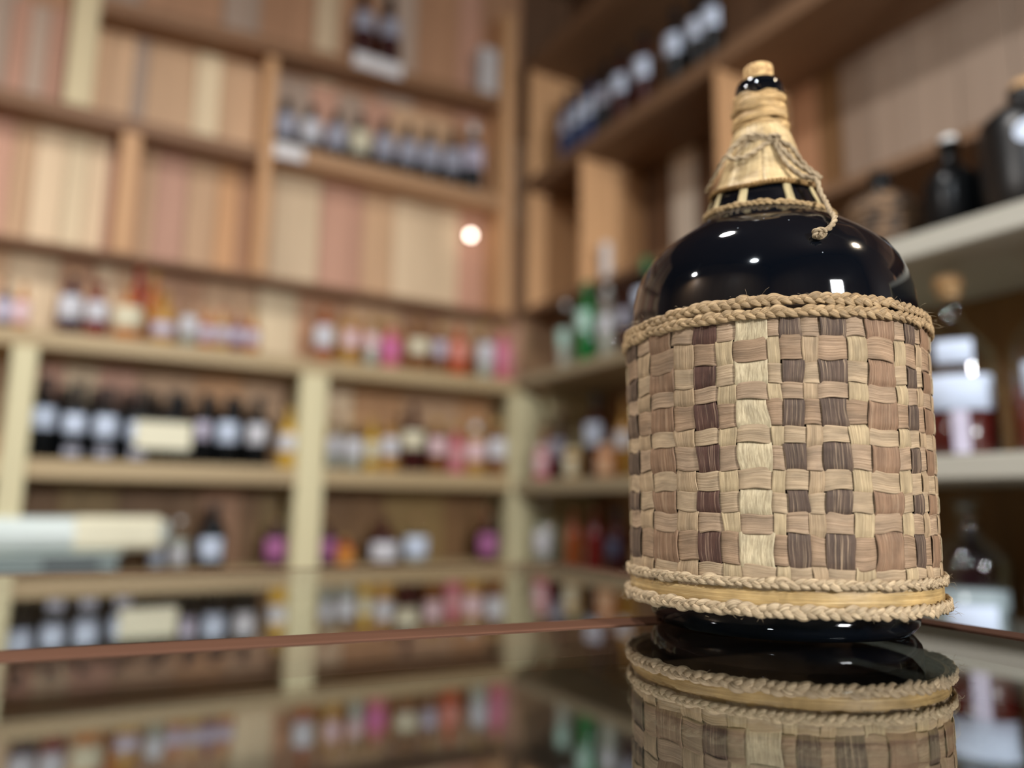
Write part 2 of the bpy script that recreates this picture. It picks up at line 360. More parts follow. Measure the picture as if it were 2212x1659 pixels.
t = empty('shelving_unit', (XN, 0.8, 0)); tag(t, 'grey-white painted shelving standing forward on the right behind the jug', 'shelf')
for (z0, z1) in ((1.562, 1.615), (1.08, 1.13), (0.70, 0.76), (0.28, 0.34)):
    part('shelf_board', (XN, 2.02, -0.30, 1.44, z0, z1), GREYY, t)
part('side_panel', (XN, 2.02, 1.445, 1.47, 0, 1.615), CREAM, t)
part('side_panel', (XN, 2.02, -0.33, -0.305, 0, 1.615), CREAM, t)
bk = part('back_panel', (2.0, 2.02, -0.30, 1.44, 0, 1.56), wood('back_panel_wood', rgb(112, 82, 46), axis=2, var=.35), t)

t = empty('wall_shelf', (XU, 2.0, 2.0)); tag(t, 'deep brown wall shelf with tall dividers on the right wall', 'shelf')
for (z0, z1) in ((1.965, 2.0), (2.62, 2.69), (3.30, 3.36)):
    partu('shelf_board', (XU, XW-.008, -0.3, 3.27, z0, z1), BRX, t)
for (y, z0, z1) in ((3.23, 2.0, 3.30), (2.76, 2.0, 2.62), (1.90, 2.0, 2.62), (0.60, 2.69, 3.30)):
    partu('divider', (XU+.004, XW-.008, y-.012, y+.012, z0, z1), UPZ, t)
partu('divider', (XU-.004, XU+.03, 0.70, 0.76, 2.0, 3.3), wood('dark_post_wood', rgb(60, 46, 38), axis=2), t)

# ------------------------------------------------------------------ glass counter
CR = math.radians(-6.1); ZG = 0.92
ct = empty('display_counter', (0, 0, 0), CR); tag(ct, 'glass-topped display counter with brown wooden strips under the jug', 'counter')
STRIP = wood('counter_strip_wood', rgb(96, 66, 51), axis=0, var=.4, rough=.65, spec=.08)
STRIPY = wood('counter_strip_wood_side', rgb(84, 58, 46), axis=1, var=.4, rough=.65, spec=.08)
DARK = plain('counter_inside', rgb(40, 31, 25), .8)
pane = thin_glass('counter_glass', (0.80, 0.86, 0.84, 1), 0.0, 0.16)
UE, VA0, VA1, VF = 0.628, 0.553, 0.588, 1.17
boxobj('glass_pane', (-1.45, UE-.028, -0.75, VA0+.002, ZG-.010, ZG), pane, ct, bev=0)
boxobj('glass_pane', (-1.45, UE-.028, VA1-.002, VF-.006, ZG-.010, ZG), pane, ct, bev=0)
boxobj('wood_strip', (-1.45, UE-.028, VA0, VA1, ZG-.03, ZG+.0012), STRIP, ct, bev=.0008)
boxobj('wood_strip', (UE-.028, UE, -0.75, VF, ZG-.05, ZG+.0012), STRIPY, ct, bev=.0008)
boxobj('wood_strip', (-1.45, UE-.028, VF-.006, VF, ZG-.05, ZG+.0012), STRIP, ct, bev=.0008)
boxobj('wood_strip', (-1.45, UE-.028, -0.778, -0.75, ZG-.05, ZG+.0012), STRIP, ct, bev=.0008)
boxobj('inside_tray', (-1.44, UE-.03, -0.74, VF-.01, ZG-.17, ZG-.15), DARK, ct, bev=0)
cab = wood('counter_cabinet_wood', rgb(110, 76, 54), axis=2, var=.3)
boxobj('side_panel', (UE-.024, UE-.004, -0.77, VF-.004, 0.06, ZG-.05), cab, ct)
boxobj('side_panel', (-1.45, -1.43, -0.77, VF-.004, 0.06, ZG), cab, ct)
boxobj('back_panel', (-1.43, UE-.024, VF-.024, VF-.004, 0.06, ZG-.05), cab, ct)
boxobj('front_panel', (-1.43, UE-.024, -0.775, -0.755, 0.06, ZG-.05), cab, ct)
boxobj('plinth', (-1.42, UE-.03, -0.74, VF-.03, 0.0, 0.06), DARK, ct, bev=0)

# ------------------------------------------------------------------ bottles on the shelves
LIQ = {'black': (9,13,16), 'plum': (52,24,40), 'ruby': (110,22,24), 'red': (140,34,26), 'amber': (176,106,44), 'gold': (176,132,60), 'yellow': (196,156,50),
       'rust': (150,74,30), 'brown': (120,76,38), 'orange': (176,76,34), 'rose': (196,110,120), 'maroon': (56,18,16), 'green': (18,104,48), 'navy': (34,52,92), 'clear': (190,192,182)}
LAB = {'white': (206,207,213), 'bluewhite': (200,213,233), 'lilac': (192,186,204), 'pinkpale': (226,196,200), 'cream': (216,210,182), 'magenta': (206,112,162), 'salmon': (216,140,124),
       'pink': (206,124,146), 'rosepale': (206,150,152), 'orchid': (160,96,142), 'grey': (164,166,180), 'mint': (176,210,198), 'peach': (216,176,140), 'navy': (62,68,92),
       'red': (140,34,26), 'amber': (206,140,60), 'rust': (150,74,30), 'ruby': (110,22,24)}
CAP = {'cork': (196,156,108), 'gold': (176,140,80), 'wood': (160,120,84), 'rust': (160,84,50), 'black': (14,14,16), 'maroon': (70,24,26), 'white': (220,222,222), 'green': (20,96,50),
       'pinkpale': (214,180,180), 'cream': (214,200,160), 'peach': (206,170,140)}
LNAME = {'black': 'black', 'plum': 'plum-dark', 'ruby': 'ruby red', 'red': 'bright red', 'amber': 'amber', 'gold': 'golden', 'yellow': 'yellow', 'rust': 'rust-orange', 'brown': 'brown', 'orange': 'orange-red',
         'rose': 'rose', 'maroon': 'dark maroon', 'green': 'green', 'navy': 'navy blue', 'clear': 'clear'}
LBN = {'bluewhite': 'blue-white', 'pinkpale': 'pale pink', 'rosepale': 'dusty rose', 'orchid': 'orchid pink', 'mint': 'mint-white', 'magenta': 'magenta', 'navy': 'dark blue'}
GLASS = thin_glass('bottle_glass', (0.90, 0.93, 0.92, 1), 0.03)
def liqmat(k): return plain('liquor_'+k, rgb(*LIQ[k]), .30 if k in ('black', 'maroon', 'navy') else .15, .25 if k in ('black', 'maroon', 'navy') else .45)
def labmat(k): return plain('label_'+k, rgb(*LAB[k]), .6, .3)
def capmat(k): return plain('cap_'+k, rgb(*CAP[k]), .5, .4)
PROF = {
 'wine': [(0,0),(.9,0),(1,.02),(1,.60),(.95,.65),(.72,.71),(.42,.77),(.36,.82),(.35,.95),(.40,.955),(.40,.985),(.34,1),(0,1)],
 'flask': [(0,0),(.9,0),(1,.03),(1,.52),(.94,.60),(.66,.68),(.36,.74),(.32,.80),(.32,.90),(.40,.905),(.40,.94),(.30,.95),(0,.95)],
 'mini': [(0,0),(.9,0),(1,.03),(1,.58),(.9,.65),(.52,.71),(.38,.76),(.36,.88),(.44,.885),(.44,.92),(0,.92)],
 'tall': [(0,0),(.9,0),(1,.02),(1,.66),(.9,.72),(.5,.79),(.42,.84),(.42,.94),(.5,.945),(.5,.97),(0,.97)],
 'jar': [(0,0),(.92,0),(1,.04),(1,.70),(.9,.78),(.82,.80),(.82,.84),(0,.84)],
}
CAPP = {'wine': (.86, 1.012, .42), 'flask': (.92, 1.0, .30), 'mini': (.87, 1.0, .46), 'tall': (.90, 1.0, .5), 'jar': (.80, 1.0, .92)}
def bottle(loc, h, R, kind, liq, cap, facing, labels=(), name='bottle'):
    """facing: angle of the direction the label looks to; labels: (z centre, width, height, colour)"""
    t = empty(name, loc, 0)
    pr = [(r*R, z*h) for r, z in PROF[kind]]
    if liq == 'clear':
        m = MB(); m.lathe(pr, 20); m.build('glass_body', GLASS, t, True)
        m = MB(); k = [(min(r*R, R)*.93, max(.006, z*h)) for r, z in PROF[kind] if z <= .60]; k.append((0, k[-1][1])); m.lathe(k, 16)
        m.build('liquor', plain('liquor_clear', rgb(196,196,184), .1), t, True)
    else:
        m = MB(); m.lathe(pr, 20); m.build('glass_body', liqmat(liq), t, True)
    c0, c1, cr = CAPP[kind]; m = MB(); m.lathe([(cr*R*.96, c0*h), (cr*R, c0*h+.004), (cr*R, c1*h-.003), (cr*R*.9, c1*h), (0, c1*h)], 14)
    m.build('cork' if kind == 'flask' else ('lid' if kind == 'jar' else 'cap'), capmat(cap), t, True)
    for (lz, lw, lh, lc) in labels:
        half = min(math.asin(min(.97, lw/2/R)), 1.35); m = MB(); n = 8; P = []; F = []
        for i in range(n+1):
            a = facing-half+2*half*i/n
            for (rr, z) in ((R+.0004, -lh/2), (R+.0014, -lh/2+.001), (R+.0014, lh/2-.001), (R+.0004, lh/2)):
                P.append((rr*math.cos(a), rr*math.sin(a), lz+z))
        for i in range(n):
            for j in range(3): F.append((i*4+j, (i+1)*4+j, (i+1)*4+j+1, i*4+j+1))
        m.add(P, F); m.build('label', labmat(lc), t, True)
    return t
ROWS={
 'A1':[
  (-0.229,3.190,1.605,0.184,0.064,0.065,0.082,'flask','plum','lilac','cork'),
  (-0.176,3.190,1.605,0.176,0.065,0.079,0.083,'flask','amber','pinkpale','cork'),
  (-0.025,3.190,1.605,0.240,0.153,0.078,0.095,'flask','plum','white','cork'),
  (0.061,3.190,1.605,0.221,0.119,0.072,0.079,'flask','ruby','white','rust'),
  (0.166,3.190,1.605,0.213,0.095,0.116,0.091,'flask','amber','cream','gold'),
  (0.288,3.190,1.605,0.210,0.060,0.082,0.054,'flask','gold','lilac','gold'),
  (0.379,3.190,1.605,0.209,0.087,0.069,0.073,'flask','clear','white','wood'),
  (0.446,3.190,1.605,0.174,0.065,0.055,0.059,'mini','amber','lilac','wood'),
  (0.505,3.190,1.605,0.175,0.069,0.056,0.059,'mini','gold','lilac','rust'),
  (0.562,3.190,1.605,0.183,0.070,0.056,0.056,'mini','ruby','lilac','wood'),
  (0.622,3.190,1.605,0.176,0.070,0.057,0.057,'mini','amber','lilac','gold'),
  (0.917,3.190,1.605,0.258,0.108,0.083,0.103,'flask','rust','white','wood'),
  (1.033,3.190,1.605,0.233,0.126,0.065,0.081,'mini','gold','pinkpale','cork'),
  (1.129,3.190,1.605,0.230,0.134,0.061,0.070,'mini','clear','pinkpale','gold'),
  (1.218,3.190,1.605,0.221,0.088,0.112,0.083,'mini','rose','magenta','gold'),
  (1.354,3.190,1.605,0.248,0.179,0.140,0.076,'flask','brown','cream','gold'),
  (1.459,3.190,1.605,0.240,0.142,0.064,0.077,'mini','brown','lilac','gold'),
  (1.555,3.190,1.605,0.253,0.138,0.122,0.087,'flask','orange','salmon','wood'),
  (1.697,3.190,1.605,0.272,0.177,0.080,0.107,'mini','clear','white','gold'),
  (1.792,3.190,1.605,0.275,0.142,0.090,0.126,'mini','rose','pink','gold'),
 ],
 'A1b':[
  (0.198,3.300,1.605,0.335,0.171,0.055,0.018,'tall','red','red','rust'),
  (0.253,3.300,1.605,0.311,0.179,0.037,0.018,'tall','amber','amber','gold'),
 ],
 'A2':[
  (-0.072,3.200,1.155,0.292,0.143,0.076,0.083,'wine','black','bluewhite','black'),
  (0.027,3.200,1.155,0.276,0.128,0.071,0.077,'wine','black','bluewhite','black'),
  (0.127,3.200,1.155,0.272,0.124,0.075,0.085,'wine','black','bluewhite','black'),
  (0.236,3.200,1.155,0.274,0.113,0.073,0.080,'wine','black','bluewhite','black'),
  (0.349,3.200,1.155,0.273,0.116,0.060,0.071,'wine','black','white','black'),
  (0.465,3.200,1.155,0.276,0.130,0.051,0.076,'wine','black','lilac','black'),
  (0.555,3.200,1.155,0.276,0.129,0.084,0.088,'wine','black','bluewhite','black'),
  (0.669,3.200,1.155,0.278,0.128,0.075,0.086,'wine','black','white','black'),
  (0.793,3.200,1.155,0.250,0.101,0.076,0.076,'flask','yellow','white','gold'),
 ],
 'A2r':[
  (0.985,3.190,1.155,0.240,0.098,0.059,0.078,'mini','clear','white','wood'),
  (1.068,3.190,1.155,0.234,0.091,0.071,0.083,'mini','clear','white','cork'),
  (1.151,3.190,1.155,0.235,0.087,0.056,0.080,'mini','yellow','cream','gold'),
  (1.234,3.190,1.155,0.233,0.107,0.073,0.089,'mini','gold','white','wood'),
  (1.342,3.190,1.155,0.307,0.141,0.124,0.083,'flask','maroon','cream','maroon'),
  (1.460,3.190,1.155,0.247,0.126,0.076,0.084,'mini','brown','pinkpale','gold'),
  (1.557,3.190,1.155,0.225,0.085,0.077,0.072,'mini','rose','rosepale','gold'),
  (1.655,3.190,1.155,0.236,0.106,0.086,0.095,'mini','gold','pinkpale','white'),
  (1.768,3.190,1.155,0.265,0.142,0.088,0.101,'mini','brown','white','gold'),
 ],
 'A3':[
  (0.333,3.200,0.76,0.138,0.047,0.048,0.062,'mini','clear','bluewhite','white'),
  (0.408,3.200,0.76,0.190,0.052,0.063,0.059,'flask','clear','white','white'),
  (0.526,3.200,0.76,0.244,0.076,0.082,0.089,'wine','black','bluewhite','black'),
  (0.768,3.200,0.76,0.191,0.072,0.082,0.089,'flask','plum','orchid','gold'),
  (0.978,3.200,0.76,0.183,0.069,0.077,0.092,'flask','plum','orchid','gold'),
  (1.055,3.200,0.76,0.116,0.028,0.081,0.058,'mini','orange','amber','gold'),
  (1.230,3.200,0.76,0.193,0.056,0.120,0.080,'flask','maroon','white','maroon'),
  (1.376,3.200,0.76,0.194,0.073,0.102,0.090,'flask','clear','bluewhite','wood'),
  (1.733,3.200,0.76,0.216,0.077,0.090,0.103,'flask','maroon','orchid','rust'),
 ],
 'L1r':[
  (0.729,3.315,2.575,0.237,0.153,0.071,0.088,'wine','black','grey','black'),
  (0.843,3.315,2.575,0.243,0.153,0.072,0.089,'wine','black','white','black'),
  (0.960,3.315,2.575,0.250,0.154,0.073,0.091,'wine','black','grey','black'),
  (1.076,3.315,2.575,0.260,0.158,0.075,0.092,'wine','black','cream','black'),
  (1.197,3.315,2.575,0.271,0.167,0.076,0.094,'wine','black','grey','black'),
  (1.318,3.315,2.575,0.281,0.178,0.077,0.095,'wine','black','grey','black'),
  (1.434,3.315,2.575,0.294,0.182,0.078,0.097,'wine','black','grey','black'),
  (1.554,3.315,2.575,0.307,0.188,0.079,0.098,'wine','black','grey','black'),
  (1.672,3.315,2.575,0.416,0.189,0.081,0.100,'wine','black','lilac','white'),
 ],
 'L0':[
  (1.067,3.315,3.02,0.487,0.346,0.099,0.099,'wine','maroon','grey','black'),
  (1.199,3.315,3.02,0.511,0.343,0.100,0.100,'wine','maroon','grey','black'),
 ],
 'B1':[
  (1.920,2.832,1.615,0.351,0.173,0.071,0.093,'flask','clear','mint','white'),
  (1.920,2.667,1.615,0.449,0.208,0.081,0.101,'wine','green','mint','green'),
  (1.920,2.521,1.615,0.359,0.198,0.070,0.078,'flask','clear','white','white'),
  (1.920,2.398,1.615,0.347,0.220,0.064,0.075,'flask','maroon','grey','black'),
  (1.920,2.271,1.615,0.447,0.356,0.066,0.073,'wine','black','bluewhite','green'),
 ],
 'B2':[
  (1.980,3.091,1.13,0.377,0.232,0.058,0.089,'mini','rust','grey','wood'),
  (1.980,2.964,1.13,0.385,0.220,0.090,0.099,'flask','maroon','grey','wood'),
  (1.980,2.683,1.13,0.414,0.256,0.092,0.104,'wine','maroon','bluewhite','black'),
  (1.980,2.487,1.13,0.330,0.177,0.076,0.076,'flask','gold','white','gold'),
 ],
 'B2f':[
  (1.875,2.949,1.13,0.152,0.070,0.071,0.071,'jar','rose','pinkpale','pinkpale'),
  (1.875,2.707,1.13,0.132,0.049,0.071,0.079,'jar','gold','cream','cream'),
  (1.875,2.468,1.13,0.133,0.044,0.081,0.074,'jar','amber','peach','peach'),
 ],
 'B3':[
  (1.920,2.991,0.76,0.283,0.093,0.096,0.105,'flask','clear','white','white'),
  (1.920,2.764,0.76,0.244,0.068,0.040,0.020,'flask','rust','rust','wood'),
  (1.920,2.615,0.76,0.246,0.077,0.038,0.019,'flask','ruby','ruby','wood'),
  (1.920,2.461,0.76,0.247,0.096,0.066,0.073,'wine','maroon','navy','black'),
 ],
 'BU1':[
  (2.030,1.985,2.69,0.409,0.331,0.080,0.091,'wine','black','bluewhite','black'),
  (2.030,2.067,2.69,0.421,0.320,0.082,0.093,'wine','black','bluewhite','black'),
  (2.030,2.190,2.69,0.414,0.289,0.084,0.096,'wine','black','bluewhite','black'),
  (2.030,2.390,2.69,0.425,0.289,0.089,0.101,'wine','maroon','bluewhite','black'),
  (2.030,2.542,2.69,0.409,0.262,0.084,0.096,'wine','maroon','bluewhite','black'),
  (2.030,2.663,2.69,0.441,0.282,0.078,0.095,'wine','black','grey','black'),
  (2.030,2.772,2.69,0.427,0.248,0.071,0.097,'wine','navy','bluewhite','black'),
  (2.030,2.868,2.69,0.416,0.245,0.068,0.100,'wine','navy','bluewhite','black'),
  (2.030,2.975,2.69,0.408,0.233,0.065,0.102,'wine','navy','grey','black'),
 ],
}

ORD = ['first','second','third','fourth','fifth','sixth','seventh','eighth','ninth','tenth','eleventh','twelfth','thirteenth','fourteenth','fifteenth','sixteenth','seventeenth','eighteenth','nineteenth','twentieth','last']
WHERE = {'A1': ('top pine ledge', 'bottles on the top ledge'), 'A1b': ('back of top pine ledge', 'bottles at the back of the top ledge'),
         'A2': ('left middle pine shelf', 'bottles in the left middle bay'), 'A2r': ('right middle pine shelf', 'bottles in the right middle bay'),
         'A3': ('low pine shelf', 'bottles on the low pine shelf'), 'L1r': ('high brown shelf', 'black bottles on the high brown shelf'),
         'L0': ('topmost brown shelf', 'bottles on the topmost shelf'), 'B1': ('right wall ledge', 'bottles on the corner ledge'),
         'B2': ('right wall middle shelf', 'bottles right of the corner post'), 'B2f': ('right wall middle shelf', 'jars right of the corner post'),
         'B3': ('right wall low shelf', 'bottles on the low shelf by the jug'), 'BU1': ('high right wall shelf', 'bottles on the deep high shelf')}
RMAX = {'wine': .053, 'flask': .062, 'mini': .046, 'tall': .036, 'jar': .045}
RMIN = {'wine': .049, 'flask': .036, 'mini': .026, 'tall': .03, 'jar': .036}
HMAX = {'wine': .37, 'flask': .32, 'mini': .28, 'tall': .345, 'jar': .16}
for key, items in ROWS.items():
    onB = key.startswith('B')
    items = sorted(items, key=lambda i: (-i[1] if onB else i[0]))
    for n, (x, y, z, h, lz, lw, lh, kind, liq, lab, cap) in enumerate(items):
        if key == 'L1r': lw *= 1.15; lh *= 1.15; lz += .050; h -= .01; kind = 'wine'
        else: lw *= .92; lh *= .92
        if key == 'L0': z = 3.02+.06*(x+.03)/1.0; lz = .27; h = .40
        h = min(h, HMAX[kind]+(.04 if key == 'L0' else 0))
        R = max(RMIN[kind], min(RMAX[kind], lw*.58))
        # keep neighbours apart
        gaps = [math.hypot(x-o[0], y-o[1]) for o in items if o is not items[n] and (o[0], o[1]) != (x, y)]
        if gaps: R = min(R, min(gaps)*.485)
        lw = min(lw, 1.9*R); top = {'wine': .62, 'flask': .56, 'mini': .6, 'tall': .68, 'jar': .72}[kind]*h
        lh = min(lh, top*.8); lz = max(lh/2+.01, min(lz, top-lh/2+.01))
        face = math.radians(195) if onB else math.radians(-105)
        if key in ('A1', 'A2', 'A2r', 'A3') and x < .4: face = math.radians(-95)
        labs = [] if lab == liq else [(lz, lw, lh, lab)]
        if key == 'A2' and n in (1, 2, 3): labs.append((.028, .05, .032, 'grey'))
        b = bottle((x, y, z), h, R, kind, liq, cap, face, labs, 'jar' if kind == 'jar' else 'bottle')
        w1 = 'jar' if kind == 'jar' else ('wine bottle' if kind == 'wine' else 'bottle')
        end = 'corner' if onB else 'left'
        desc = f"{LNAME[liq]} {w1}" + (f" with {LBN.get(lab, lab)} label" if labs else '') + f", {ORD[n]} from {end} on {WHERE[key][0]}"
        tag(b, desc, 'jar' if kind == 'jar' else 'bottle', WHERE[key][1])

# second ranks of black bottles standing behind the front ones
for n in range(7):
    b = bottle((-.02+n*.105, 3.315, 1.155), .275, .045, 'wine', 'black', 'black', math.radians(-100), ())
    tag(b, f"unlabelled black wine bottle, {ORD[n]} from left in rear rank of left middle shelf", 'bottle', 'rear rank of black bottles')
for n in range(9):
    b = bottle((1.0+n*.095, 3.32, 1.155), .20+.02*random.random(), .036, 'mini', random.choice(['brown','gold','amber','maroon']), 'gold', math.radians(-100), ())
    tag(b, f"small unlabelled bottle, {ORD[n]} from left in rear rank of right middle shelf", 'bottle', 'rear rank of small bottles')
for n in range(8):
    b = bottle((1.02+n*.10, 3.31, 1.605), .22+.03*random.random(), .038, 'flask', random.choice(['brown','gold','amber','rust']), 'gold', math.radians(-100), ())
    tag(b, f"unlabelled brown bottle, {ORD[n]} from left in rear rank of top pine ledge", 'bottle', 'rear rank on the top ledge')

# large clear bottles on the grey-white shelving at the right
def big_bottle(loc, h, R, liq, frac, label, labels, face, ribbon=None, stopper='cork', group=None):
    t = empty('bottle', loc); tag(t, label, 'bottle', group)
    pr = [(0,0),(.9,0),(1,.02),(1,.50),(.96,.56),(.74,.63),(.46,.69),(.30,.74),(.26,.78),(.26,.90),(.32,.905),(.32,.93),(0,.93)]
    m = MB(); m.lathe([(r*R, z*h) for r, z in pr], 28); m.build('glass_body', GLASS, t, True)
    m = MB(); m.lathe([(0,.004),(.9*R,.004),(.95*R,.01),(.95*R,frac*h),(0,frac*h)], 24); m.build('liquor', liq, t, True)
    m = MB()
    if stopper == 'cork': m.lathe([(.27*R,.88*h),(.27*R,.93*h),(.36*R,.932*h),(.36*R,.995*h),(.32*R,h),(0,h)], 16)
    else: m.lathe([(.2*R,.9*h),(.2*R,.94*h)]+[(.42*R*math.sin(a), .965*h-.035*h*math.cos(a)) for a in [.5+i*.33 for i in range(9)]], 16)
    m.build('cork' if stopper == 'cork' else 'stopper', capmat('cork') if stopper == 'cork' else GLASS, t, True)
    for (lz, lw, lh, lc) in labels:
        half = lw/2/R; n = 12; P = []; F = []; m = MB()
        for i in range(n+1):
            a = face-half+2*half*i/n
            for (rr, z) in ((R+.0005,-lh/2),(R+.0018,-lh/2+.001),(R+.0018,lh/2-.001),(R+.0005,lh/2)): P.append((rr*math.cos(a), rr*math.sin(a), lz+z))
        for i in range(n):
            for j in range(3): F.append((i*4+j,(i+1)*4+j,(i+1)*4+j+1,i*4+j+1))
        m.add(P, F); m.build('label', labmat(lc), t, True)
    if ribbon:
        a0, a1, z0, z1 = ribbon; m = MB(); P = []; F = []
        for i in range(5):
            a = a0+(a1-a0)*i/4
            for z in (z0, z1): P.append(((R+.002)*math.cos(a), (R+.002)*math.sin(a), z))
        for i in range(4): F.append((2*i, 2*i+2, 2*i+3, 2*i+1))
        m.add(P, F); m.build('paper_strip', labmat('lilac'), t, True)
    return t
F3 = math.radians(210)
rust = plain('liquor_deep_rust', rgb(112, 48, 22), .15); redl = plain('liquor_dark_red', rgb(84, 26, 22), .15)
big_bottle((1.665, .945, 1.13), .40, .082, redl, .29, 'large clear bottle with cork and wide blue-white label right of the jug', [(.132, .15, .074, 'bluewhite'), (.218, .07, .05, 'bluewhite')], F3, (F3-.15, F3+.22, .005, .094))
big_bottle((1.70, .765, 1.13), .40, .080, rust, .34, 'large clear bottle of rust liquor at the right edge of the view', [(.145, .13, .07, 'bluewhite')], F3)
big_bottle((1.665, .945, .76), .285, .072, plain('liquor_pale', rgb(170,180,186), .15), .34, 'clear decanter with round glass stopper on the low grey shelf', [(.04, .09, .06, 'bluewhite')], F3, None, 'glass')
big_bottle((1.70, .775, .76), .20, .07, plain('liquor_dim', rgb(80,84,84), .15), .4, 'short clear bottle right of the stoppered decanter', [(.05, .06, .05, 'grey')], F3)
for n, (x, y, l) in enumerate(((1.9, .62, 'brown'), (1.88, .86, 'maroon'), (1.9, 1.07, 'plum'))):
    b = bottle((x, y, .76), .24, .05, 'flask', l, 'wood', F3, ()); tag(b, f"{LNAME[l]} bottle at rear of low grey shelf, {ORD[n]} from right edge", 'bottle', 'rear bottles on the low grey shelf')

# top of the grey-white shelving: wicker bottles, a black jug
def wicker_material():
    m, nt, bs, N, L = newmat('brown_wicker')
    tc = N.new('ShaderNodeTexCoord'); v = N.new('ShaderNodeTexVoronoi'); v.inputs['Scale'].default_value = 42; L.new(tc.outputs['Object'], v.inputs['Vector'])
    cr = N.new('ShaderNodeValToRGB'); cr.color_ramp.elements[0].color = rgb(132, 104, 76); cr.color_ramp.elements[1].color = rgb(48, 38, 30); cr.color_ramp.elements[0].position = .25; cr.color_ramp.elements[1].position = .7
    L.new(v.outputs['Distance'], cr.inputs[0]); L.new(cr.outputs[0], bs.inputs['Base Color']); bs.inputs['Roughness'].default_value = .7
    return m
WICK = wicker_material()
for n, (x, y, h, r) in enumerate(((1.72, 1.33, .25, .085), (1.74, 1.14, .25, .090))):
    t = empty('wicker_bottle', (x, y, 1.615)); tag(t, f"brown wicker-wrapped bottle on grey-white shelf top, {['farther from','nearer to'][n]} black jug", 'bottle', 'wicker bottles on the shelf top')
    m = MB(); m.lathe([(0,0),(.9*r,0),(r,.05*h),(1.02*r,.3*h),(r,.58*h),(.8*r,.70*h),(.5*r,.76*h)], 24); m.build('wicker_cover', WICK, t, True)
    m = MB()
    for k in range(9): m.tube([(1.015*r*math.cos(a), 1.015*r*math.sin(a), (.06+k*.062)*h+.003*math.sin(8*a+k*3.14)) for a in [i*math.pi/16 for i in range(32)]], .005, 5, closed=True)
    m.build('wicker_band', WICK, t, True)
    m = MB(); m.lathe([(.48*r,.72*h),(.30*r,.82*h),(.26*r,.95*h),(.31*r,.955*h),(.31*r,h),(0,h)], 16); m.build('neck', liqmat('black'), t, True)
b = bottle((1.73, .955, 1.615), .27, .062, 'flask', 'black', 'white', F3, ()); tag(b, 'black bottle with grey-white cap between wicker bottle and black jug', 'bottle')
t = empty('black_jug', (1.74, .79, 1.615)); tag(t, 'squat black glass jug with bright blue-white label at the right edge', 'jug')
m = MB(); m.lathe([(0,0),(.085,0),(.094,.012),(.098,.08),(.098,.20),(.088,.24),(.06,.265),(.034,.275),(.030,.295),(.034,.30),(.034,.31),(0,.31)], 28); m.build('glass_body', plain('black_jug_glass', rgb(10,12,14), .35), t, True)
m = MB()
for i in range(20):
    a = 2*math.pi*i/20; th = F3-.05+.30*math.cos(a); m.v.append((.0992*math.cos(th), .0992*math.sin(th), .178+.026*math.sin(a))); m.uv.append((0,0))
m.v.append((.0998*math.cos(F3-.05), .0998*math.sin(F3-.05), .178)); m.uv.append((0,0))
for i in range(20): m.f.append((i, (i+1) % 20, 20))
m.build('label', labmat('bluewhite'), t, True)
m = MB(); m.lathe([(.0,.30),(.026,.30),(.026,.325),(.022,.33),(0,.33)], 14); m.build('stopper', capmat('cork'), t, True)

# ------------------------------------------------------------------ small things on the shelves
o = boxobj('paper_card', (0.222, 0.412, 3.122, 3.125, 1.206, 1.306), plain('card_cream', rgb(232,228,200), .6), None, bev=0); 
o.data.transform(Matrix.Translation((-.317, -3.1235, -1.155))); o.location = (.317, 3.13, 1.155); 
tag(o, 'wide cream paper card propped against the black bottles', 'card')
m = MB(); m.tube([(-.05,.004,.0),(-.05,.004,.06)], .002, 6); m.tube([(.05,.004,.0),(.05,.004,.06)], .002, 6); m.build('wire_leg', plain('wire_dark', rgb(40,40,42)), o)
o = empty('wrapped_package', (-.02, 3.13, .838)); tag(o, 'long white wrapped package on top of the grey plastic box', 'package')
m = MB(); P = []; n = 16
for (x, s) in ((-.34,.2),(-.335,.75),(-.31,.97),(-.1,1.0),(.15,1.0),(.34,.96),(.375,.75),(.385,.2)):
    for i in range(n):
        a = 2*math.pi*i/n; c, s_ = math.cos(a), math.sin(a)
        P.append((x, .062*s*math.copysign(abs(c)**.6, c), .060+.058*s*math.copysign(abs(s_)**.6, s_)))
F = [(j*n+i, j*n+(i+1) % n, (j+1)*n+(i+1) % n, (j+1)*n+i) for j in range(7) for i in range(n)]+[tuple(range(n))[::-1], tuple(range(7*n, 8*n))]
m.add(P, F); m.build('wrapping', plain('wrap_white', rgb(214,226,222), .35), o, True)
boxobj('paper_sleeve', (.06, .36, -.0635, .0635, .0015, .1195), plain('card_cream', rgb(232,228,200)), o, bev=.02)
o = empty('plastic_box', (-.05, 3.13, .76)); tag(o, 'low grey plastic box under the white wrapped package', 'box')
boxobj('box_body', (-.36, .25, -.055, .13, 0, .066), plain('plastic_grey', rgb(120,134,132), .35), o, bev=.006)
boxobj('lid', (-.37, .26, -.062, .138, .066, .078), plain('plastic_pale', rgb(186,200,196), .35), o, bev=.004)
boxobj('dark_panel', (0.02, .19, -.0575, -.052, .018, .056), plain('plastic_dark', rgb(66,74,76), .35), o, bev=.001)
o = boxobj('price_tag', (.67, .80, 3.238, 3.246, 2.50, 2.565), plain('tag_white', rgb(226,224,224), .5), None, bev=0); tag(o, 'small white price tag on the edge of the high brown shelf', 'tag')
o = boxobj('price_tag', (1.0, 1.24, 3.238, 3.246, 3.035, 3.105), plain('tag_white', rgb(226,224,224), .5), None, bev=0); tag(o, 'wide white tag on the edge of the topmost brown shelf', 'tag')
o = empty('white_carton', (1.735, 3.32, 3.115)); tag(o, 'small grey-white carton at the right end of the topmost brown shelf', 'box')
boxobj('carton_body', (-.05, .05, -.045, .045, 0, .26), plain('carton_grey', rgb(200,196,194), .6), o, bev=.002)
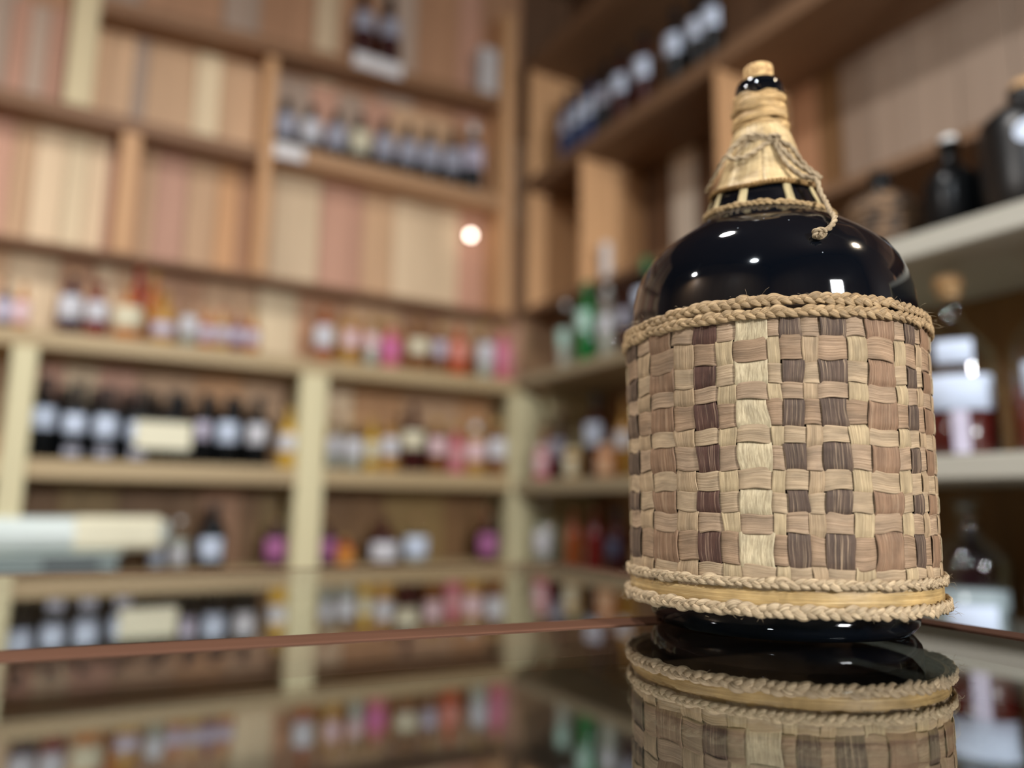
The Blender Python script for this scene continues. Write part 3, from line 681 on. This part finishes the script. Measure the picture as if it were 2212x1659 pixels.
boxobj('carton_flap', (-.051, .051, -.046, .046, .255, .264), plain('tag_white', rgb(226,224,224)), o, bev=.001)
o = empty('paper_roll', (2.02, 2.66, 1.615)); tag(o, 'tall slim white paper roll standing beside the green bottle', 'roll')
m = MB(); m.lathe([(0,0),(.024,0),(.025,.004),(.025,.566),(.024,.57),(.019,.57),(.018,.55),(0,.55)], 20); m.build('paper_tube', plain('roll_white', rgb(214,206,200), .6), o, True)
m = MB(); m.lathe([(.0252,.25),(.0262,.252),(.0262,.268),(.0252,.27)], 20); m.build('paper_band', plain('roll_band', rgb(190,170,150), .6), o, True)
b = empty('wall_bulb', (1.677, 3.395, 2.363)); tag(b, 'small glowing bulb on the plank wall near the corner', 'lamp')
m = MB(); m.lathe([(.016*math.sin(a), -.016*math.cos(a)) for a in [i*math.pi/10 for i in range(11)]], 16, 0, -.065, 0); m.build('bulb', emit('bulb_glow', (1, .86, .74, 1), 13), b, True)
m = MB(); m.tube([(0, .0, 0), (0, -.03, 0), (0, -.052, 0)], [.018, .012, .010], 10); m.build('socket', plain('socket_brass', rgb(150,120,80), .4), b, True)

# ------------------------------------------------------------------ the demijohn
# local frame of the jug: x to the right as seen from the room centre, -y towards it, z up
JA = math.radians(48.9)
jug = empty('demijohn', (0.5326, 0.4646, ZG), -JA)
tag(jug, 'black glass demijohn in a woven palm-leaf basket with corked neck', 'demijohn')
def bglass():
    m, nt, bs, N, L = newmat('black_bottle_glass')
    bs.inputs['Base Color'].default_value = (0.002, 0.003, 0.005, 1); bs.inputs['IOR'].default_value = 1.52
    tc = N.new('ShaderNodeTexCoord'); no = N.new('ShaderNodeTexNoise'); no.inputs['Scale'].default_value = 14; no.inputs['Detail'].default_value = 8; L.new(tc.outputs['Object'], no.inputs['Vector'])
    r = N.new('ShaderNodeMapRange'); r.inputs[1].default_value = .45; r.inputs[2].default_value = .8; r.inputs[3].default_value = .04; r.inputs[4].default_value = .16
    L.new(no.outputs['Fac'], r.inputs[0]); L.new(r.outputs[0], bs.inputs['Roughness'])
    # dust specks and scratches
    v = N.new('ShaderNodeTexVoronoi'); v.inputs['Scale'].default_value = 55; L.new(tc.outputs['Object'], v.inputs['Vector'])
    lt = N.new('ShaderNodeMath'); lt.operation = 'LESS_THAN'; lt.inputs[1].default_value = 0.035; L.new(v.outputs['Distance'], lt.inputs[0])
    mx = N.new('ShaderNodeMixRGB'); mx.inputs[1].default_value = (0.002, 0.003, 0.005, 1); mx.inputs[2].default_value = (.16, .18, .2, 1); L.new(lt.outputs[0], mx.inputs[0]); L.new(mx.outputs[0], bs.inputs['Base Color'])
    n2 = N.new('ShaderNodeTexNoise'); n2.inputs['Scale'].default_value = 9; L.new(tc.outputs['Object'], n2.inputs['Vector'])
    bp = N.new('ShaderNodeBump'); bp.inputs['Strength'].default_value = .12; bp.inputs['Distance'].default_value = .004; L.new(n2.outputs['Fac'], bp.inputs['Height']); L.new(bp.outputs[0], bs.inputs['Normal'])
    return m
BG = bglass()
prof = [(0,.0005),(.092,.0005),(.1005,.002),(.1055,.008),(.1068,.016),(.1068,.026),(.104,.034),(.108,.042),(.113,.06),(.1145,.10),(.1155,.18),(.1175,.232),(.1190,.250),(.1192,.262),(.1180,.276),(.1150,.289),
        (.1098,.302),(.1020,.314),(.0905,.3245),(.0790,.333),(.0690,.3400),(.0615,.346),(.0568,.3505),(.0530,.3545),(.0512,.359),(.0485,.365),(.0455,.373),(.041,.385),(.033,.400),(.0255,.415),(.0215,.430),(.0195,.445),(.0192,.462),(.0206,.470),(.0214,.478),(.0213,.4835),(.0200,.4872),(.0165,.4882),(.0132,.4875),(.0125,.480)]
def rg(z):
    for (r1, z1), (r2, z2) in zip(prof, prof[1:]):
        if z1 <= z <= z2: return r1+(r2-r1)*(z-z1)/(z2-z1+1e-9)
    return prof[-1][0]
ringz = lambda th: .3545-.0055*math.sin(th)-.0050*math.cos(th)      # the cords round the neck sit askew
hemz = lambda th: .3800-.0085*math.cos(th)-.0005*math.sin(th)
m = MB(); m.lathe(prof, 96); m.build('glass_body', BG, jug, True)
def corkmat():
    m, nt, bs, N, L = newmat('cork')
    tc = N.new('ShaderNodeTexCoord'); no = N.new('ShaderNodeTexNoise'); no.inputs['Scale'].default_value = 260; no.inputs['Detail'].default_value = 6; L.new(tc.outputs['Object'], no.inputs['Vector'])
    cr = N.new('ShaderNodeValToRGB'); e = cr.color_ramp.elements; e[0].position = .36; e[1].position = .58; e[0].color = rgb(150, 110, 66); e[1].color = rgb(214, 178, 122); L.new(no.outputs['Fac'], cr.inputs[0]); L.new(cr.outputs[0], bs.inputs['Base Color'])
    bp = N.new('ShaderNodeBump'); bp.inputs['Strength'].default_value = .4; bp.inputs['Distance'].default_value = .001; L.new(no.outputs['Fac'], bp.inputs['Height']); L.new(bp.outputs[0], bs.inputs['Normal']); bs.inputs['Roughness'].default_value = .8
    return m
m = MB(); m.lathe([(.0126,.481),(.0130,.491),(.0134,.5025),(.0130,.5048),(0,.5053)], 28); m.build('cork', corkmat(), jug, True)

# --- woven basket
HORZ = [raffia('leaf_tan_a', rgb(192,164,134), .50), raffia('leaf_tan_b', rgb(180,150,120), .52), raffia('leaf_tan_c', rgb(202,176,142), .46)]
VERT = [raffia('leaf_straw_a', rgb(208,184,144), .42), raffia('leaf_straw_b', rgb(200,172,136), .46)]
CM = {'mid': raffia('leaf_brown', rgb(160,126,98), .45, .45), 'dark': raffia('leaf_dark', rgb(102,82,68), .5, .65), 'red': raffia('leaf_redbrown', rgb(94,63,51), .42, .6, paleC=rgb(170,140,115)), 'cream': raffia('leaf_cream', rgb(221,202,164), .34, us=9, vs_=90)}
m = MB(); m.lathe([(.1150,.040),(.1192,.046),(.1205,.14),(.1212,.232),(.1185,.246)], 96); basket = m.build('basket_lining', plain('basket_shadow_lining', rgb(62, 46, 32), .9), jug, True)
def RB(z): return .1222+.0022*sm((z-.05)/.19)          # basket radius at height z
ZR = [.2400,.2199,.2017,.1857,.1732,.1541,.1415,.1230,.1080,.0927,.0779,.0553,.0390]
TH = [-73.6,-58.2,-48.3,-35.3,-26.5,-17.8,-11.5,-.5,3.6,10.6,15.7,25.1,32.3,44.5,50.7,57.1,62.0]
TY = ['dark','v','mid','v','red','v','cream','v','dark','v','dark','v','mid','v','dark','v']
a = 62.0; seq = ['mid','cream','dark','red','mid','dark','mid','cream','dark','mid','red','dark','cream','mid']
for k in range(14):
    w1, w2 = 9.5+.8*math.sin(k*2.1), 6.53-.8*math.sin(k*2.1)
    TY += [seq[k], 'v']; a += w1; TH.append(a); a += w2; TH.append(a)
TH[-1] = TH[0]+360
NR, NC = len(ZR)-1, len(TY)
FLOAT = {(6, 9): -1, (3, 13): 1}                       # a few places where the weaver skipped
def over(i, j):                                         # +1: upright strip lies outside at row i, column j
    if (i, j) in FLOAT: return FLOAT[(i, j)]
    return 1 if (i+j) % 2 == 0 else -1
AMP = .00085
def wave(pos, bounds, signs, cyc=False):
    """radial offset along a strip passing cells of alternating sign"""
    n = len(signs)
    k = 0
    while k < n-1 and pos > bounds[k+1]: k += 1
    c = .5*(bounds[k]+bounds[k+1]); hw = .5*(bounds[k+1]-bounds[k]); t = (pos-c)/hw
    s = signs[k]; nb = signs[(k+1) % n] if t > 0 else signs[k-1]
    if not cyc:
        if k == 0 and t < 0: nb = s
        if k == n-1 and t > 0: nb = s
    tt = abs(t)
    if nb == s: return s
    return s*(1-sm((tt-.66)/.34)) if tt > .66 else s
def ribbon(path, name, mat):
    """path: list of (centre point, across vector (half width), outward normal, v)"""
    P = []; F = []; U = []
    S = [(-1,-.00005),(-.90,.00022),(-.78,.00005),(-.3,.0001),(.3,.00006),(.80,.0001),(.92,.00016),(1,-.00005),(.98,-.0005),(0,-.0004),(-.98,-.0005)]
    n = len(S)
    for (c, ac, nn, v) in path:
        for (s, d) in S: P.append(c+ac*s+nn*d); U.append((s, v))
    for i in range(len(path)-1):
        for k in range(n): F.append((i*n+k, (i+1)*n+k, (i+1)*n+(k+1) % n, i*n+(k+1) % n))
    m = MB(); m.add(P, F, U); return m.build(name, mat, basket, True)
def dirn(th): return Vector((math.sin(th), -math.cos(th), 0)), Vector((math.cos(th), math.sin(th), 0))
rz = ZR[::-1]
for j in range(NC):
    t0, t1 = math.radians(TH[j]), math.radians(TH[j+1]); tc = (t0+t1)/2; hw = (t1-t0)/2
    sg = [over(NR-1-k, j) for k in range(NR)]; ph = random.uniform(0, 6.28); path = []
    n = NR*9
    for q in range(n+1):
        z = rz[0]+(rz[-1]-rz[0])*q/n
        off = wave(z, rz, sg)*AMP
        th = tc+.006*math.sin(z*60+ph)+.004*math.sin(z*170+ph*2)
        d, tn = dirn(th); wid = (RB(z)*hw)*(.985+.06*math.sin(z*95+ph*3)+.035*math.sin(z*240+ph*5))
        path.append((d*(RB(z)+off)+Vector((0,0,z)), tn*wid, d, z*1.0+j*.37))
    ribbon(path, 'upright_strip', CM[TY[j]] if TY[j] != 'v' else random.choice(VERT))
thb = [math.radians(x) for x in TH]
for i in range(NR):
    zt, zb = ZR[i], ZR[i+1]; zc = (zt+zb)/2; hh = (zt-zb)/2
    sg = [-over(i, j) for j in range(NC)]; ph = random.uniform(0, 6.28); path = []
    n = NC*9
    for q in range(n+1):
        th = thb[0]+(thb[-1]-thb[0])*q/n
        off = wave(min(th, thb[-1]-1e-6), thb, sg, True)*AMP
        d, tn = dirn(th)
        z = zc+.0010*math.sin(3*th+ph)+.0007*math.sin(11*th+ph*2)+.0004*math.sin(29*th+ph*3)
        wid = hh*(.965+.05*math.sin(7*th+ph)+.045*math.sin(19*th+ph*1.7)+.03*math.sin(41*th+ph*2.3))
        path.append((d*(RB(z)+off)+Vector((0,0,z)), Vector((0,0,wid)), d, th*.12+i*.61))
    ribbon(path, 'hoop_strip', HORZ[i % 3] if i not in (2, 7) else HORZ[2])

# --- plaited braids
BRAID = raffia('braid_leaf', rgb(196,166,124), .5, us=9, vs_=60); BRAID2 = raffia('braid_leaf_pale', rgb(208,184,148), .45, us=9, vs_=60)
def braid(R_, z0, hz, N, rad, mat, name, wob=.0008, ph0=0.0, zfun=None):
    Rf = R_ if callable(R_) else (lambda th: R_)
    core = MB(); core.tube([((Rf(a)-.0016)*math.sin(a), -(Rf(a)-.0016)*math.cos(a), z0+(zfun(a) if zfun else 0)) for a in [2*math.pi*i/96 for i in range(96)]], hz*.45, 6, closed=True)
    root = core.build(name, mat, jug, True)
    for k in range(3):
        P = []; F = []; U = []; n = N*22; pz = random.uniform(0, 6); sg = 10
        def pt(th):
            wn = .20*math.sin(7*th+pz)+.14*math.sin(19*th+2*pz)
            ph = N*th+2*math.pi*k/3+ph0+.25*math.sin(5*th)+.2*math.sin(11*th+1)
            z = z0+hz*.66*math.sin(ph)*(1+wn*.5)+wob*math.sin(5*th+pz)*.6+wob*math.sin(23*th+pz*2)*.4+(zfun(th) if zfun else 0)
            r = Rf(th)+rad*.52*math.sin(2*ph)+rad*.14*math.sin(13*th+pz)
            return Vector((r*math.sin(th), -r*math.cos(th), z)), wn
        for i in range(n):
            th = 2*math.pi*i/n; p, wn = pt(th); p2, _ = pt(th+.002); t = (p2-p).normalized()
            d = Vector((math.sin(th), -math.cos(th), 0)); a = t.cross(d).normalized(); nn = a.cross(t)
            if nn.dot(d) < 0: nn = -nn
            w_ = rad*1.22*(1+wn); h_ = rad*.62*(1+.5*wn)
            for q in range(sg):
                e = 2*math.pi*q/sg; fold = 1+.10*math.cos(3*e+4*th+pz)
                P.append(p+a*(w_*math.cos(e)*fold)+nn*(h_*math.sin(e)*fold)); U.append((q/sg*2, th*Rf(0)))
        for i in range(n):
            i2 = (i+1) % n
            for q in range(sg): F.append((i*sg+q, i2*sg+q, i2*sg+(q+1) % sg, i*sg+(q+1) % sg))
        mm = MB(); mm.add(P, F, U); mm.build('plait_strand', mat, root, True)
    return root
up_z = lambda th: .0012*math.sin(th*1.0+.6)+.0009*math.sin(3*th+1)
braid(.1256, .2458, .0033, 35, .0021, BRAID, 'rim_braid', .001, 0, up_z)
braid(.1268, .2376, .0032, 36, .0020, BRAID, 'rim_braid', .0008, 1.2, lambda th: .0008*math.sin(2*th))
braid(.1254, .0440, .0028, 40, .0017, BRAID2, 'foot_braid', .0006, .4)
braid(.1262, .0252, .0036, 36, .0022, BRAID2, 'foot_braid', .0006, 2.0)
# bamboo hoop between the two lower braids
BAM = raffia('bamboo_hoop', rgb(206,172,114), .28, .25, .42, paleC=rgb(232,212,166), us=10, vs_=10)
pth = []
m = MB(); P = []; F = []; U = []; S = [(-.0100,.1195),(-.0098,.1222),(-.004,.1234),(.004,.1234),(.0090,.1220),(.0092,.1195)]
n = 128
for i in range(n+1):
    th = 2*math.pi*i/n
    for k, (dz, r) in enumerate(S): P.append((r*math.sin(th), -r*math.cos(th), .0335+dz)); U.append((k/5*2-1, th*.12))
for i in range(n):
    for k in range(5): F.append((i*6+k, (i+1)*6+k, (i+1)*6+k+1, i*6+k+1))
m.add(P, F, U); m.build('bamboo_hoop', BAM, jug, True)

# --- neck: skirt of leaf, ribs, ring braid, twine
NECK = raffia('neck_leaf', rgb(228,198,146), .30, .35, .45, paleC=rgb(242,224,184), us=1.2, vs_=220)
m = MB(); P = []; F = []; U = []; n = 72
Z = [.3800,.3815,.386,.393,.401,.410,.419,.428,.437,.444]; Rr = [.0432,.0442,.0415,.0378,.0340,.0303,.0272,.0246,.0232,.0228]
for j, (z, r) in enumerate(zip(Z, Rr)):
    for i in range(n+1):
        th = 2*math.pi*i/n; w_ = (1-j/12); k_ = j/(len(Z)-1)
        zz = hemz(th)+(.4420-hemz(th))*(z-Z[0])/(Z[-1]-Z[0])
        rr = max((rg(hemz(th))+.0025)*(1-k_)**.9+.0225*(1-(1-k_)**.9), rg(zz)+.0012)
        rr = rr*(1+.012*math.sin(9*th+1)*w_+.010*math.sin(17*th+j*.3)*w_)+.0003*math.sin(41*th)
        zz += .0012*math.sin(5*th)+.0010*math.sin(23*th) if j < 2 else 0
        P.append((rr*math.sin(th), -rr*math.cos(th), zz)); U.append((th*1.6, z*1.0))
for j in range(len(Z)-1):
    for i in range(n): F.append((j*(n+1)+i, j*(n+1)+i+1, (j+1)*(n+1)+i+1, (j+1)*(n+1)+i))
m.add(P, F, U); sk = m.build('leaf_skirt', NECK, jug, True)
mod = sk.modifiers.new('thickness', 'SOLIDIFY'); mod.thickness = .0008; mod.offset = -1
HEM = raffia('hem_twist', rgb(176,138,84), .5, us=4, vs_=300)
m = MB()
for k in range(2):
    m.tube([((rg(hemz(th))+.0030+.0012*math.cos(46*th+k*math.pi))*math.sin(th), -(rg(hemz(th))+.0030+.0012*math.cos(46*th+k*math.pi))*math.cos(th), hemz(th)+.0014*math.sin(46*th+k*math.pi)+.0008*math.sin(5*th)) for th in [2*math.pi*i/460 for i in range(460)]], .0012, 6, closed=True)
m.build('hem_cord', HEM, jug, True)
RIB = raffia('rib_leaf', rgb(226,204,152), .16)
for d in (-82, -52, -19, 24, 58, 96, 130, 165, 200, 240):
    th = math.radians(d); P = []; F = []; U = []
    for q in range(9):
        z = ringz(th)+(hemz(th)+.002-ringz(th))*q/8; r = rg(z)+.0014
        dd, tn = dirn(th); c = dd*r+Vector((0,0,z)); wv = tn*(.0042-.0006*q/8)
        for s, o_ in ((-1,-.0004),(-.4,.0004),(.4,.0004),(1,-.0004),(.9,-.001),(-.9,-.001)): P.append(c+wv*s+dd*o_); U.append((s, z))
    for q in range(8):
        for k in range(6): F.append((q*6+k, (q+1)*6+k, (q+1)*6+(k+1) % 6, q*6+(k+1) % 6))
    m = MB(); m.add(P, F, U); m.build('leaf_rib', RIB, jug, True)
RB2 = braid(lambda th: rg(ringz(th))+.0018, 0, .0018, 22, .0011, raffia('neck_braid_leaf', rgb(206,174,124), .45, us=9, vs_=60), 'neck_braid', .0006, 0, ringz)
TW = raffia('twine', rgb(206,168,108), .45, us=5, vs_=420); TW2 = raffia('twine_grey', rgb(190,168,134), .4, us=6, vs_=120)
def twine(pts, rad, name, mat, parent=jug, ply=2, pitch=.016, n=10):
    """cord of two plies laid around the path"""
    sp = spline(pts, n); m = MB(); L = [0]
    for i in range(1, len(sp)): L.append(L[-1]+(sp[i]-sp[i-1]).length)
    for k in range(ply):
        q = []
        for i, p in enumerate(sp):
            t = sp[min(i+1, len(sp)-1)]-sp[max(i-1, 0)]
            if t.length < 1e-9: t = Vector((0,0,1))
            t.normalize(); a = t.orthogonal() if abs(t.z) > .95 else t.cross(Vector((0,0,1)))
            a.normalize(); b = t.cross(a); ph = 2*math.pi*L[i]/pitch+k*2*math.pi/ply
            q.append(p+(a*math.cos(ph)+b*math.sin(ph))*rad*.42)
        m.tube(q, rad*.72, 6)
    return m.build(name, mat, parent, True)
WRAP = raffia('wrap_leaf', rgb(222,184,126), .55, .2, paleC=rgb(240,216,170), us=7, vs_=60)
P = []; F = []; U = []; sg = 10; nt_ = 6; n = nt_*48
for i in range(n+1):
    t = i/48; th = t*2*math.pi+.8; d, tn = dirn(th)
    hgt = .0044*(1+.22*math.sin(2.3*th)+.15*math.sin(5.1*th+1)); thk = .0021*(1+.25*math.sin(3.7*th+2))
    c = d*(.0228+.0011*math.sin(t*3.9+.5)+.0005*math.sin(7*th)-.0002*t)+Vector((0,0,.4405-.0045*math.cos(th)+.0056*t+.0010*math.sin(1.6*th)+.0005*math.sin(6.3*th)))
    for q in range(sg):
        e = 2*math.pi*q/sg; ff = 1+.12*math.sin(4*e+th*2.2)
        P.append(c+Vector((0,0,hgt*math.cos(e)*ff))+d*(thk*math.sin(e)*ff)); U.append((q/sg*2, th*.024))
for i in range(n):
    for q in range(sg): F.append((i*sg+q, (i+1)*sg+q, (i+1)*sg+(q+1) % sg, i*sg+(q+1) % sg))
F.append(tuple(range(sg))); F.append(tuple(range(n*sg, (n+1)*sg))[::-1])
m = MB(); m.add(P, F, U); m.build('neck_wrapping', WRAP, jug, True)
wr = [((.0262+.0008*math.sin(2*th))*math.sin(th), -(.0262+.0008*math.sin(2*th))*math.cos(th), .4215+.0022*math.cos(th-.5)) for th in [i*2*math.pi/40 for i in range(41)]]
twine(wr, .0022, 'tie_cord', TW2, n=2)
def J(p, s=1.0): return (p[0], -p[1], p[2])
bow = twine([J(p) for p in [(.012,.027,.4190),(-.0013,.031,.4235),(-.013,.0335,.4225),(-.0255,.0335,.4120),(-.0265,.036,.4030),(-.0150,.038,.4010),(-.003,.0360,.4080),(.009,.031,.4170)]], .0021, 'bow_loop', TW2)
twine([J(p) for p in [(.011,.030,.4180),(.0245,.029,.4100),(.0345,.030,.3920),(.0460,.033,.3775),(.0440,.037,.3765),(.0290,.039,.3885),(.0190,.036,.4030),(.012,.031,.4165)]], .0021, 'bow_loop', TW2)
twine([J(p) for p in [(.010,.031,.4170),(.0205,.0395,.3900),(.0320,.0440,.3755),(.0425,.0475,.3690),(.0455,.0510,.3560),(.0490,.0580,.3435),(.0500,.0770,.3290),(.0522,.0885,.3190),(.0478,.0995,.3080),(.0405,.1063,.3025)]], .0021, 'bow_tail', TW2)
twine([J(p) for p in [(.006,.029,.4190),(-.013,.031,.4205),(-.030,.026,.4100),(-.040,.020,.3955),(-.050,.008,.3850)]], .0019, 'bow_tail', TW2)
kn = []
for i in range(33):
    a_ = i/32*2*math.pi; kn.append((.0105+.0035*math.cos(2*a_)+.0015*math.cos(3*a_), -.0315-.0018*math.sin(3*a_), .4178+.0032*math.sin(2*a_)*1.0))
twine(kn, .0020, 'bow_knot', TW2, n=2)
kn = []
for i in range(33):
    a_ = i/32*2*math.pi; kn.append((.0390+.0026*math.cos(2*a_)+.0014*math.cos(3*a_), -.1085-.0012*math.sin(3*a_), .3008+.0028*math.sin(2*a_)))
twine(kn, .0019, 'end_knot', TW2, n=2)
# loose fibres standing off the braids and twine
m = MB()
for (R_, z_, k_, s_) in ((.1300,.247,70,.008),(.1290,.042,40,.006),(.1300,.022,60,.007),(.0255,.455,50,.007),(.0465,.378,30,.006)):
    for k in range(k_):
        th = random.uniform(-1.9, 1.9); r = R_; z = z_+random.uniform(-.004, .005) if R_ > .05 else z_+random.uniform(-.015, .02)
        d, tn = dirn(th); p = d*r+Vector((0,0,z)); v = (d*random.uniform(.1,1)+tn*random.uniform(-1,1)+Vector((0,0,random.uniform(-.7,.9)))).normalized()*s_*random.uniform(.3,1)
        q = p+v*.5+Vector((0,0,random.uniform(-.001,.001))); m.tube([p-d*.001, q, p+v+Vector((0,0,random.uniform(-.002,.001)))], [.00016,.00013,.00006], 3)
fb = m.build('loose_fibre', BRAID2, jug, True); fb['kind'] = 'stuff'
